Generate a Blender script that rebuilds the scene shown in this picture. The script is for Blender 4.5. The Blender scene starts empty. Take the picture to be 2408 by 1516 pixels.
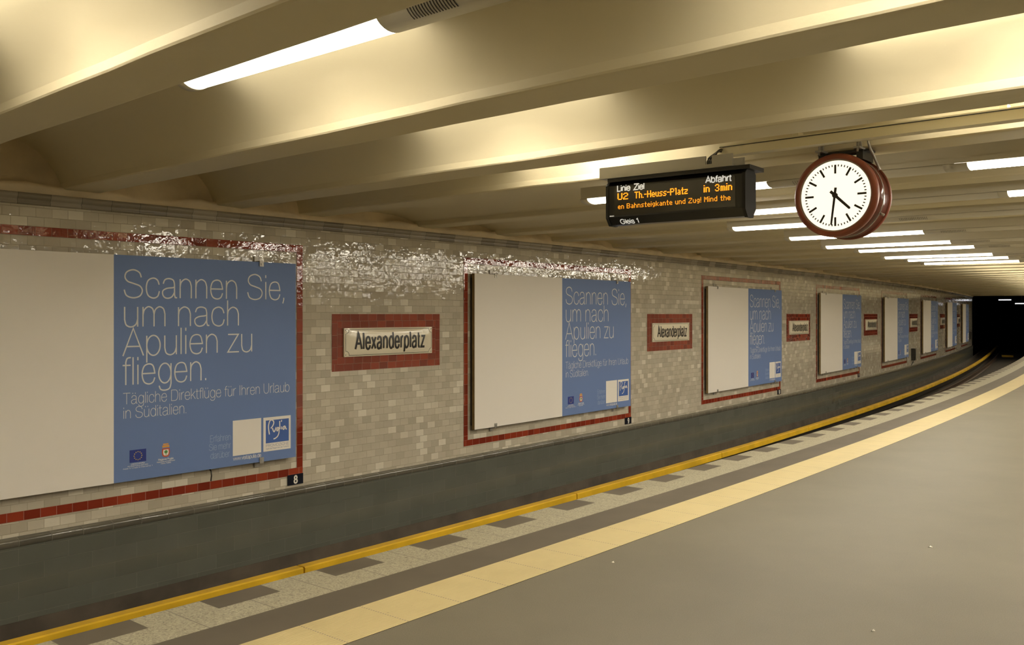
import bpy, bmesh, math, random
from math import sin, cos, pi, radians, sqrt
random.seed(7)
S = bpy.context.scene
COL = S.collection
# ------------------------------------------------------------------ camera, world, exposure
EYE = 1.62
cam_d = bpy.data.cameras.new('camera'); cam = bpy.data.objects.new('camera', cam_d); COL.objects.link(cam)
cam.location = (0, 0, EYE); cam.rotation_euler = (pi/2, 0, 0)
cam_d.sensor_width = 36.0; cam_d.lens = 36.0*2150/2408; cam_d.shift_y = -20/2408
cam_d.clip_start = .05; cam_d.clip_end = 400
S.camera = cam
w = bpy.data.worlds.new('world'); S.world = w; w.use_nodes = True
w.node_tree.nodes['Background'].inputs[0].default_value = (1, .85, .65, 1)
w.node_tree.nodes['Background'].inputs[1].default_value = 0.0
S.view_settings.view_transform = 'Standard'; S.view_settings.look = 'None'
S.view_settings.gamma = 1; S.view_settings.use_curve_mapping = False
S.view_settings.exposure = 0.12
LAMP_E = 210.0
LAMP_COL = (1.0, .91, .75)
S.cycles.max_bounces = 8; S.cycles.diffuse_bounces = 6

# ------------------------------------------------------------------ plan: the curved platform
DS = .05; S0 = -14.0; NS = 2200
TH0, K1, K2 = 40.7241883, -.304030558, .00204284598
def theta(s):
    s = min(s, 74.0)
    return radians(TH0 + K1*s + K2*s*s)
_i0 = int(round(-S0/DS))
_X = [0.0]; _Y = [0.0]
for i in range(NS):
    t = theta(S0+(i+.5)*DS); _X.append(_X[-1]+sin(t)*DS); _Y.append(_Y[-1]+cos(t)*DS)
_dx = -5.64271673-_X[_i0]; _dy = 5.38621205-_Y[_i0]
def P(s, o, z=0.0):
    """point at arc length s along the track wall, o metres out from the poster plane, height z over the platform"""
    f = (s-S0)/DS; i = max(0, min(NS-1, int(f))); r = f-i
    x = _X[i]+(_X[i+1]-_X[i])*r+_dx; y = _Y[i]+(_Y[i+1]-_Y[i])*r+_dy
    t = theta(s)
    return (x+o*cos(t), y-o*sin(t), z)
SEND = 58.0      # end of the station hall
SBEG = -9.0
WO = 16.3        # opposite wall

# ------------------------------------------------------------------ materials
def nodes(name):
    m = bpy.data.materials.new(name); m.use_nodes = True
    nt = m.node_tree; b = nt.nodes['Principled BSDF']
    return m, nt, b
def N(nt, typ, **kw):
    n = nt.nodes.new(typ)
    for k, v in kw.items():
        if k in n.inputs: n.inputs[k].default_value = v
        else: setattr(n, k, v)
    return n
def L(nt, a, b): nt.links.new(a, b)
def ramp(nt, fac, stops, interp='LINEAR'):
    r = nt.nodes.new('ShaderNodeValToRGB'); r.color_ramp.interpolation = interp
    e = r.color_ramp.elements
    while len(e) < len(stops): e.new(.5)
    for k, (p, c) in zip(e, stops): k.position = p; k.color = (*c, 1)
    L(nt, fac, r.inputs[0]); return r
def sock(b, k): return b.inputs[k]
def simple(name, col, rough=.5, metal=0, spec=.5, noise=0, nscale=20, bump=0, bscale=60, emit=None, es=0):
    m, nt, b = nodes(name)
    b.inputs['Base Color'].default_value = (*col, 1); b.inputs['Roughness'].default_value = rough
    b.inputs['Metallic'].default_value = metal; b.inputs['Specular IOR Level'].default_value = spec
    if noise or bump:
        tc = N(nt, 'ShaderNodeTexCoord')
    if noise:
        n = N(nt, 'ShaderNodeTexNoise', Scale=nscale, Detail=5.0)
        L(nt, tc.outputs['Object'], n.inputs['Vector'])
        r = ramp(nt, n.outputs['Fac'], [(.3, tuple(c*(1-noise) for c in col)), (.7, tuple(min(1, c*(1+noise)) for c in col))])
        L(nt, r.outputs[0], b.inputs['Base Color'])
    if bump:
        n2 = N(nt, 'ShaderNodeTexNoise', Scale=bscale, Detail=4.0)
        L(nt, tc.outputs['Object'], n2.inputs['Vector'])
        bp = N(nt, 'ShaderNodeBump', Strength=1.0, Distance=bump)
        L(nt, n2.outputs['Fac'], bp.inputs['Height']); L(nt, bp.outputs[0], b.inputs['Normal'])
    if emit:
        b.inputs['Emission Color'].default_value = (*emit, 1); b.inputs['Emission Strength'].default_value = es
    return m
def brick_mat(name, bw, rh, stops, mortar_col, mortar=.004, rough=.12, spec=.5, wav=.0022, wscale=9, off=.5, mbump=.002, dirt=.0, coat=0):
    m, nt, b = nodes(name)
    uv = N(nt, 'ShaderNodeUVMap')
    br = N(nt, 'ShaderNodeTexBrick', offset=off, Scale=1.0)
    br.inputs['Color1'].default_value = (0, 0, 0, 1); br.inputs['Color2'].default_value = (1, 1, 1, 1); br.inputs['Mortar'].default_value = (0, 0, 0, 1)
    br.inputs['Mortar Size'].default_value = mortar/2; br.inputs['Mortar Smooth'].default_value = .3
    br.inputs['Brick Width'].default_value = bw; br.inputs['Row Height'].default_value = rh
    L(nt, uv.outputs[0], br.inputs['Vector'])
    r = ramp(nt, br.outputs['Color'], stops, 'LINEAR')
    colr = r.outputs[0]
    if dirt:
        dn = N(nt, 'ShaderNodeTexNoise', Scale=2.2, Detail=6.0); L(nt, uv.outputs[0], dn.inputs['Vector'])
        mp = N(nt, 'ShaderNodeMapRange'); mp.inputs[1].default_value = .3; mp.inputs[2].default_value = .75; mp.inputs[3].default_value = 1-dirt; mp.inputs[4].default_value = 1.0
        L(nt, dn.outputs['Fac'], mp.inputs[0])
        mx0 = N(nt, 'ShaderNodeMix', data_type='RGBA', blend_type='MULTIPLY'); mx0.inputs[0].default_value = 1
        L(nt, colr, mx0.inputs[6]); L(nt, mp.outputs[0], mx0.inputs[7]); colr = mx0.outputs[2]
    mx = N(nt, 'ShaderNodeMix', data_type='RGBA')
    L(nt, br.outputs['Fac'], mx.inputs[0]); L(nt, colr, mx.inputs[6]); mx.inputs[7].default_value = (*mortar_col, 1)
    L(nt, mx.outputs[2], b.inputs['Base Color'])
    rr = N(nt, 'ShaderNodeMapRange'); rr.inputs[3].default_value = rough; rr.inputs[4].default_value = .8
    L(nt, br.outputs['Fac'], rr.inputs[0]); L(nt, rr.outputs[0], b.inputs['Roughness'])
    b.inputs['Specular IOR Level'].default_value = spec
    # glaze: each tile ripples on its own
    ml = N(nt, 'ShaderNodeMath', operation='MULTIPLY'); ml.inputs[1].default_value = 37.0; L(nt, br.outputs['Color'], ml.inputs[0])
    nz = N(nt, 'ShaderNodeTexNoise', noise_dimensions='4D', Scale=wscale, Detail=2.0, Roughness=.5)
    L(nt, uv.outputs[0], nz.inputs['Vector']); L(nt, ml.outputs[0], nz.inputs['W'])
    b1 = N(nt, 'ShaderNodeBump', Strength=1.0, Distance=wav); L(nt, nz.outputs['Fac'], b1.inputs['Height'])
    b2 = N(nt, 'ShaderNodeBump', Strength=1.0, Distance=mbump, invert=True); L(nt, br.outputs['Fac'], b2.inputs['Height'])
    L(nt, b1.outputs[0], b2.inputs['Normal']); L(nt, b2.outputs[0], b.inputs['Normal'])
    return m
TILE = brick_mat('glazed_wall_tile', .131, .078, [(0, (.48, .43, .335)), (.35, (.55, .50, .395)), (.7, (.58, .53, .42)), (.86, (.62, .57, .455)), (.92, (.73, .68, .56)), (1, (.76, .71, .59))], (.42, .37, .27), dirt=.08, wav=.0048, wscale=9, rough=.06)
RED_H = brick_mat('red_tile_row', .131, .078, [(0, (.20, .03, .016)), (.5, (.28, .042, .02)), (1, (.36, .062, .028))], (.42, .22, .14), rough=.06, wav=.0036, wscale=13, spec=.85)
RED_V = brick_mat('red_tile_column', .131, .0775, [(0, (.20, .03, .016)), (.5, (.28, .042, .02)), (1, (.36, .062, .028))], (.42, .22, .14), rough=.06, off=.0, wav=.0036, wscale=13, spec=.85)
DADO = brick_mat('dark_green_tile', .40, .135, [(0, (.125, .130, .107)), (.5, (.132, .137, .113)), (1, (.140, .144, .119))], (.17, .155, .12), mortar=.003, rough=.16, wav=.002, wscale=5, dirt=.12, spec=.7)
CAP = brick_mat('dark_glazed_cap', .26, 5.0, [(0, (.115, .108, .086)), (1, (.145, .136, .108))], (.16, .14, .10), mortar=.008, rough=.10, spec=.9, wav=.0010, off=.0)
CORN = brick_mat('cornice_tile', .26, 5.0, [(0, (.22, .19, .145)), (.5, (.29, .255, .195)), (1, (.38, .34, .265))], (.08, .07, .05), rough=.2, off=.0)
PAINT = simple('cream_ceiling_paint', (.66, .59, .40), rough=.6, spec=.3, bump=.0025, bscale=14)
PLASTER = simple('rough_plaster', (.74, .62, .42), rough=.75, spec=.2, noise=.15, nscale=3, bump=.006, bscale=9)
WHITE = simple('poster_white', (.88, .835, .76), rough=.5, spec=.3)
BLUE = simple('poster_blue', (.165, .25, .50), rough=.5, spec=.3)
LETTER = simple('poster_lettering', (.78, .78, .76), rough=.5)
PALELET = simple('poster_pale_lettering', (.42, .53, .70), rough=.5)
BOARD = simple('board_edge', (.30, .22, .09), rough=.7, noise=.25, nscale=8)
BACKR = simple('dark_back_frame', (.035, .032, .026), rough=.6)
ENAMEL = simple('cream_enamel', (.84, .77, .60), rough=.12, spec=.6, bump=.0035, bscale=4.5)
BLACK = simple('black_enamel', (.012, .010, .008), rough=.35)
LOGOBLUE = simple('logo_blue', (.055, .13, .42), rough=.5)
NAVY = simple('flag_blue', (.02, .04, .26), rough=.5)
GOLD = simple('flag_gold', (.75, .55, .12), rough=.5)
CRESTR = simple('crest_red', (.62, .10, .03), rough=.5)
CRESTO = simple('crest_orange', (.80, .38, .06), rough=.5)
GREEN = simple('crest_green', (.10, .30, .08), rough=.5)
GREYPR = simple('card_grey_print', (.33, .36, .46), rough=.5)
STEEL = simple('galvanised_clip', (.42, .40, .36), rough=.45, metal=.7, noise=.15)
DARKMETAL = simple('dark_metal', (.04, .036, .03), rough=.4, metal=.3)
PLATEBLK = simple('number_plate_black', (.012, .014, .022), rough=.25)
PLATEW = simple('number_white', (.80, .77, .70), rough=.4)
YELLOW = simple('yellow_cover', (.74, .45, .02), rough=.45, noise=.18, nscale=2.2)
LITM = simple('lamp_diffuser', (.8, .8, .8), rough=.4, emit=LAMP_COL, es=LAMP_E)
def _prismatic(m, side, power, E):
    # prismatic cover: it throws most of the light straight down, little sideways
    nt = m.node_tree; b = nt.nodes['Principled BSDF']; g = N(nt, 'ShaderNodeNewGeometry'); sx = N(nt, 'ShaderNodeSeparateXYZ'); L(nt, g.outputs['Normal'], sx.inputs[0])
    mr = N(nt, 'ShaderNodeMapRange'); mr.inputs[1].default_value = 0; mr.inputs[2].default_value = -1; mr.inputs[3].default_value = E*side; mr.inputs[4].default_value = E
    mr.inputs[1].default_value = 0; mr.inputs[2].default_value = 1
    ab = N(nt, 'ShaderNodeMath', operation='MULTIPLY', use_clamp=True); ab.inputs[1].default_value = -1; L(nt, sx.outputs[2], ab.inputs[0])
    pw = N(nt, 'ShaderNodeMath', operation='POWER'); pw.inputs[1].default_value = power; L(nt, ab.outputs[0], pw.inputs[0])
    L(nt, pw.outputs[0], mr.inputs[0]); L(nt, mr.outputs[0], b.inputs['Emission Strength'])
_prismatic(LITM, .042, 80.0, LAMP_E)
LITLOW = simple('shallow_lamp_diffuser', (.8, .8, .8), rough=.4, emit=LAMP_COL, es=LAMP_E)
_prismatic(LITLOW, .03, 6.0, LAMP_E*.31)
HOUS = simple('lamp_housing', (.62, .58, .47), rough=.4)
DARKSLOT = simple('dark_slot', (.05, .045, .035), rough=.7)
SLOT2 = simple('grey_slot', (.28, .26, .21), rough=.6)
TRUNK = simple('cream_trunking', (.72, .66, .47), rough=.4)
CASE = simple('display_black', (.012, .012, .011), rough=.28, spec=.5)
GLASSB = simple('display_window', (.035, .033, .028), rough=.14, spec=.6)
CAPM = simple('matt_black_cap', (.02, .02, .019), rough=.6, spec=.3)
TRAY = simple('grey_tray', (.42, .41, .375), rough=.45)
AMBER = simple('amber_led', (.3, .1, .0), emit=(1.0, .28, .012), es=1.9)
DISPW = simple('display_glow_print', (.72, .72, .68), emit=(1, .98, .9), es=.4)  # white print with an added glow so it reads brighter
BROWN = simple('brown_red_enamel', (.27, .072, .038), rough=.4, noise=.2, nscale=6)
BROWNG = simple('brown_drum_enamel', (.13, .035, .02), rough=.16, noise=.2, nscale=6)
DIAL = simple('lit_dial', (.8, .8, .75), emit=(1.0, .92, .76), es=1.0)
DIALRING = simple('dial_ring', (.48, .44, .36), rough=.4)
HAND = simple('clock_black', (.03, .026, .02), rough=.5)
CONC = simple('dirty_concrete', (.085, .067, .048), rough=.8, noise=.35, nscale=2.5, bump=.004, bscale=12)
BALLAST = simple('ballast', (.055, .045, .034), rough=.9, noise=.5, nscale=30, bump=.03, bscale=18)
RAILM = simple('rusty_rail', (.12, .075, .045), rough=.4, metal=.5, noise=.2)
UNLIT_BLACK = simple('tunnel_unlit_black', (.0035, .003, .003), rough=.95, spec=.1)  # near-black colour stands in for the darkness of the unlit tunnel
BULB = simple('tunnel_lamp_glow', (.8, .8, .8), emit=(.9, .92, 1.0), es=4)
PAPER = simple('paper_scrap', (.8, .76, .66), rough=.7)

def floor_mat():
    m, nt, b = nodes('grey_platform_floor')
    tc = N(nt, 'ShaderNodeTexCoord')
    n1 = N(nt, 'ShaderNodeTexNoise', Scale=1.3, Detail=8.0, Roughness=.6); L(nt, tc.outputs['Object'], n1.inputs['Vector'])
    n2 = N(nt, 'ShaderNodeTexNoise', Scale=170.0, Detail=2.0); L(nt, tc.outputs['Object'], n2.inputs['Vector'])
    r = ramp(nt, n1.outputs['Fac'], [(.3, (.140, .124, .086)), (.7, (.160, .142, .099))])
    r2 = ramp(nt, n2.outputs['Fac'], [(.3, (.86, .86, .86)), (.7, (1.12, 1.12, 1.12))])
    mx = N(nt, 'ShaderNodeMix', data_type='RGBA', blend_type='MULTIPLY'); mx.inputs[0].default_value = 1
    L(nt, r.outputs[0], mx.inputs[6]); L(nt, r2.outputs[0], mx.inputs[7]); L(nt, mx.outputs[2], b.inputs['Base Color'])
    b.inputs['Roughness'].default_value = .55; b.inputs['Specular IOR Level'].default_value = .25
    bp = N(nt, 'ShaderNodeBump', Strength=.5, Distance=.001); L(nt, n2.outputs['Fac'], bp.inputs['Height']); L(nt, bp.outputs[0], b.inputs['Normal'])
    return m
FLOOR = floor_mat()
DARKBAND = simple('dark_slab', (.103, .086, .060), rough=.55, spec=.35, noise=.10, nscale=2.5)
def granite_mat():
    m, nt, b = nodes('speckled_granite')
    uv = N(nt, 'ShaderNodeUVMap')
    v = N(nt, 'ShaderNodeTexVoronoi', Scale=120.0); L(nt, uv.outputs[0], v.inputs['Vector'])
    r = ramp(nt, v.outputs['Color'], [(.0, (.10, .09, .06)), (.25, (.265, .24, .165)), (.6, (.335, .305, .21)), (1, (.43, .40, .285))])
    # slab joints every 0.4 m
    sx = N(nt, 'ShaderNodeSeparateXYZ'); L(nt, uv.outputs[0], sx.inputs[0])
    f = N(nt, 'ShaderNodeMath', operation='WRAP'); f.inputs[1].default_value = .2; f.inputs[2].default_value = -.2; L(nt, sx.outputs[0], f.inputs[0])
    a = N(nt, 'ShaderNodeMath', operation='ABSOLUTE'); L(nt, f.outputs[0], a.inputs[0])
    lt = N(nt, 'ShaderNodeMath', operation='LESS_THAN'); lt.inputs[1].default_value = .0035; L(nt, a.outputs[0], lt.inputs[0])
    mx = N(nt, 'ShaderNodeMix', data_type='RGBA'); L(nt, lt.outputs[0], mx.inputs[0]); L(nt, r.outputs[0], mx.inputs[6]); mx.inputs[7].default_value = (.16, .145, .105, 1)
    L(nt, mx.outputs[2], b.inputs['Base Color']); b.inputs['Roughness'].default_value = .5
    return m
GRANITE = granite_mat()
def tactile_mat():
    m, nt, b = nodes('cream_tactile_paving')
    uv = N(nt, 'ShaderNodeUVMap'); sx = N(nt, 'ShaderNodeSeparateXYZ'); L(nt, uv.outputs[0], sx.inputs[0])
    # ribs along the platform
    w_ = N(nt, 'ShaderNodeMath', operation='MULTIPLY'); w_.inputs[1].default_value = 2*pi/.019; L(nt, sx.outputs[1], w_.inputs[0])
    sn = N(nt, 'ShaderNodeMath', operation='SINE'); L(nt, w_.outputs[0], sn.inputs[0])
    # dotted joints every 0.4 m
    f = N(nt, 'ShaderNodeMath', operation='WRAP'); f.inputs[1].default_value = .2; f.inputs[2].default_value = -.2; L(nt, sx.outputs[0], f.inputs[0])
    a = N(nt, 'ShaderNodeMath', operation='ABSOLUTE'); L(nt, f.outputs[0], a.inputs[0])
    lt = N(nt, 'ShaderNodeMath', operation='LESS_THAN'); lt.inputs[1].default_value = .0045; L(nt, a.outputs[0], lt.inputs[0])
    gt = N(nt, 'ShaderNodeMath', operation='LESS_THAN'); gt.inputs[1].default_value = -.1; L(nt, sn.outputs[0], gt.inputs[0])
    ml = N(nt, 'ShaderNodeMath', operation='MULTIPLY'); L(nt, lt.outputs[0], ml.inputs[0]); L(nt, gt.outputs[0], ml.inputs[1])
    nz = N(nt, 'ShaderNodeTexNoise', Scale=3.0, Detail=8.0, Roughness=.65); L(nt, uv.outputs[0], nz.inputs['Vector'])
    r = ramp(nt, nz.outputs['Fac'], [(.25, (.455, .37, .18)), (.5, (.505, .412, .20)), (.75, (.53, .433, .215))])
    sp = N(nt, 'ShaderNodeTexNoise', Scale=38.0, Detail=3.0); L(nt, uv.outputs[0], sp.inputs['Vector'])
    spr = ramp(nt, sp.outputs['Fac'], [(.72, (0, 0, 0)), (.76, (1, 1, 1))])
    mx0 = N(nt, 'ShaderNodeMix', data_type='RGBA'); L(nt, spr.outputs[0], mx0.inputs[0]); L(nt, r.outputs[0], mx0.inputs[6]); mx0.inputs[7].default_value = (.30, .22, .11, 1)
    mx = N(nt, 'ShaderNodeMix', data_type='RGBA'); L(nt, ml.outputs[0], mx.inputs[0]); L(nt, mx0.outputs[2], mx.inputs[6]); mx.inputs[7].default_value = (.20, .15, .13, 1)
    L(nt, mx.outputs[2], b.inputs['Base Color']); b.inputs['Roughness'].default_value = .5
    bp = N(nt, 'ShaderNodeBump', Strength=.35, Distance=.002); L(nt, sn.outputs[0], bp.inputs['Height']); L(nt, bp.outputs[0], b.inputs['Normal'])
    return m
TACT = tactile_mat()

# ------------------------------------------------------------------ mesh building
class MB:
    def __init__(s): s.v = []; s.f = []; s.uv = []; s.mi = []; s.sm = []
    def quad(s, pts, uvs=None, mi=0, smooth=False):
        k = len(s.v); s.v += [tuple(p) for p in pts]; s.f.append(tuple(range(k, k+len(pts))))
        s.uv.append(uvs or [(0, 0)]*len(pts)); s.mi.append(mi); s.sm.append(smooth)
    def box(s, a, b, mi=0):
        (x0, y0, z0), (x1, y1, z1) = a, b
        c = [(x0,y0,z0),(x1,y0,z0),(x1,y1,z0),(x0,y1,z0),(x0,y0,z1),(x1,y0,z1),(x1,y1,z1),(x0,y1,z1)]
        k = len(s.v); s.v += c
        for q in ((0,3,2,1),(4,5,6,7),(0,1,5,4),(1,2,6,5),(2,3,7,6),(3,0,4,7)):
            s.f.append(tuple(k+i for i in q)); s.uv.append([(0,0)]*4); s.mi.append(mi); s.sm.append(False)
    def prism(s, prof, x0, x1, mi=0, smooth=False, caps=True):
        """closed profile of (y,z), extruded along x"""
        n = len(prof); k = len(s.v)
        s.v += [(x0, y, z) for y, z in prof]+[(x1, y, z) for y, z in prof]
        for i in range(n):
            j = (i+1) % n
            s.f.append((k+i, k+j, k+n+j, k+n+i)); s.uv.append([(0,0)]*4); s.mi.append(mi); s.sm.append(smooth)
        if caps:
            s.f.append(tuple(k+i for i in reversed(range(n)))); s.uv.append([(0,0)]*n); s.mi.append(mi); s.sm.append(False)
            s.f.append(tuple(k+n+i for i in range(n))); s.uv.append([(0,0)]*n); s.mi.append(mi); s.sm.append(False)
    def disc_y(s, r0, r1, y0, y1, cx=0, cz=0, n=64, mi=0, smooth=True):
        """ring (r0 inner) or cylinder along y with lids, built as a lathe"""
        prof = [(r0, y0), (r1, y0), (r1, y1), (r0, y1)]
        for i in range(n):
            a, b = 2*pi*i/n, 2*pi*(i+1)/n
            for j in range(4):
                (ra, ya), (rb, yb) = prof[j], prof[(j+1) % 4]
                if ra == 0 and rb == 0: continue
                if ra == rb and ra == 0: continue
                p = [(cx+ra*sin(a), ya, cz+ra*cos(a)), (cx+rb*sin(a), yb, cz+rb*cos(a)), (cx+rb*sin(b), yb, cz+rb*cos(b)), (cx+ra*sin(b), ya, cz+ra*cos(b))]
                if ra == 0: p = p[:3]
                elif rb == 0: p = [p[0], p[1], p[3]]
                s.quad(p, mi=mi, smooth=smooth and (j in (1, 3)))
    def tube(s, pts, r, n=8, mi=0):
        rings = []
        for i, p in enumerate(pts):
            a = pts[max(0, i-1)]; b = pts[min(len(pts)-1, i+1)]
            d = [b[k]-a[k] for k in range(3)]; l = sqrt(sum(q*q for q in d)) or 1; d = [q/l for q in d]
            up = (0, 0, 1) if abs(d[2]) < .9 else (1, 0, 0)
            u = (d[1]*up[2]-d[2]*up[1], d[2]*up[0]-d[0]*up[2], d[0]*up[1]-d[1]*up[0]); l = sqrt(sum(q*q for q in u)); u = [q/l for q in u]
            v = (d[1]*u[2]-d[2]*u[1], d[2]*u[0]-d[0]*u[2], d[0]*u[1]-d[1]*u[0])
            rings.append([tuple(p[k]+r*(cos(2*pi*j/n)*u[k]+sin(2*pi*j/n)*v[k]) for k in range(3)) for j in range(n)])
        for i in range(len(rings)-1):
            for j in range(n):
                q = (j+1) % n
                s.quad([rings[i][j], rings[i][q], rings[i+1][q], rings[i+1][j]], mi=mi, smooth=True)
        s.quad(rings[0][::-1], mi=mi); s.quad(rings[-1], mi=mi)
    def build(s, name, mats, parent=None, merge=True, recalc=True):
        me = bpy.data.meshes.new(name); me.from_pydata(s.v, [], s.f); 
        uvl = me.uv_layers.new(name='UVMap'); i = 0
        for fi, p in enumerate(me.polygons):
            p.material_index = s.mi[fi]; p.use_smooth = s.sm[fi]
            for k, li in enumerate(p.loop_indices): uvl.data[li].uv = s.uv[fi][k]
        for m in (mats if isinstance(mats, (list, tuple)) else [mats]): me.materials.append(m)
        if merge:
            bm = bmesh.new(); bm.from_mesh(me); bmesh.ops.remove_doubles(bm, verts=bm.verts, dist=1e-5)
            if recalc: bmesh.ops.recalc_face_normals(bm, faces=bm.faces)
            bm.to_mesh(me); bm.free()
        o = bpy.data.objects.new(name, me); COL.objects.link(o)
        if parent: o.parent = parent
        return o
def empty(name, loc, rz=0):
    e = bpy.data.objects.new(name, None); COL.objects.link(e); e.location = loc; e.rotation_euler = (0, 0, rz); e.empty_display_size = .1
    return e
def tag(o, label, cat, group=None):
    o['label'] = label; o['category'] = cat
    if group: o['group'] = group
    return o
def struct(o): o['kind'] = 'structure'; return o
def dup(root, loc, rz):
    r = root.copy(); COL.objects.link(r); r.location = loc; r.rotation_euler = (0, 0, rz)
    for ch in list(root.children):
        c = ch.copy(); COL.objects.link(c); c.parent = r
        for g in list(ch.children):
            d = g.copy(); COL.objects.link(d); d.parent = c
    return r
def rot(s): return pi/2-theta(s)       # local x runs along the track, local -y faces the platform
def band(name, prof, s0, s1, ds, mat, uvf=None, smooth=None, jitter=None, endcaps=False):
    """sweep an open profile of (o,z) along the curve; uv = (s, running length)"""
    mb = MB(); n = max(1, int(round((s1-s0)/ds))); ln = [0]
    for a, b in zip(prof, prof[1:]): ln.append(ln[-1]+math.hypot(b[0]-a[0], b[1]-a[1]))
    for i in range(n):
        a = s0+(s1-s0)*i/n; b = s0+(s1-s0)*(i+1)/n
        for j in range(len(prof)-1):
            (o0, z0), (o1, z1) = prof[j], prof[j+1]
            if jitter: pts = [jitter(a, j, o0, z0), jitter(b, j, o0, z0), jitter(b, j+1, o1, z1), jitter(a, j+1, o1, z1)]; pts = [P(*q) for q in pts]
            else: pts = [P(a, o0, z0), P(b, o0, z0), P(b, o1, z1), P(a, o1, z1)]
            uv = [(a, uvf(j)), (b, uvf(j)), (b, uvf(j+1)), (a, uvf(j+1))] if uvf else [(a, ln[j]), (b, ln[j]), (b, ln[j+1]), (a, ln[j+1])]
            mb.quad(pts, uv, smooth=bool(smooth and smooth(j)))
    return mb.build(name, mat, recalc=False)

# ------------------------------------------------------------------ stroke lettering
def arc(cx, cy, rx, ry, a0, a1, n=16):
    return [(cx+rx*cos(radians(a0+(a1-a0)*i/n)), cy+ry*sin(radians(a0+(a1-a0)*i/n))) for i in range(n+1)]
def spl(pts, n=6):
    """Catmull-Rom through points"""
    out = []; q = [pts[0]]+list(pts)+[pts[-1]]
    for i in range(1, len(q)-2):
        p0, p1, p2, p3 = q[i-1], q[i], q[i+1], q[i+2]
        for k in range(n):
            t = k/n
            out.append(tuple(.5*(2*p1[d]+(p2[d]-p0[d])*t+(2*p0[d]-5*p1[d]+4*p2[d]-p3[d])*t*t+(-p0[d]+3*p1[d]-3*p2[d]+p3[d])*t**3) for d in range(len(p1))))
    out.append(q[-2]); return out
BOWL = arc(36, 36, 27, 37, 0, 360, 32)
ARCH = [(10, 40)]+spl([(10, 42), (15, 61), (33, 73), (51, 65), (58, 46)])+[(58, 0)]
Sp = [(76, 74), (68, 92), (45, 101), (20, 93), (12, 75), (22, 59), (46, 51), (71, 42), (80, 25), (70, 6), (44, -1), (18, 7), (9, 28)]
UU = [(10, 72), (10, 28)]+spl([(10, 26), (16, 6), (34, -1), (51, 8), (58, 27)])
PB = [(12, 0), (12, 99), (48, 99)]+spl([(48, 99), (70, 93), (78, 73), (70, 54), (48, 47)])+[(12, 47)]
def dots(x0, x1): return [[(x0, 88), (x0, 99)], [(x1, 88), (x1, 99)]]
AA = [spl([(11, 53), (18, 68), (35, 73), (53, 67), (58, 50)])+[(58, 13), (61, 2), (69, 1)], spl([(58, 42), (50, 39), (26, 36), (10, 27), (9, 13), (17, 2), (31, -1), (47, 5), (58, 22)])]
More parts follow.
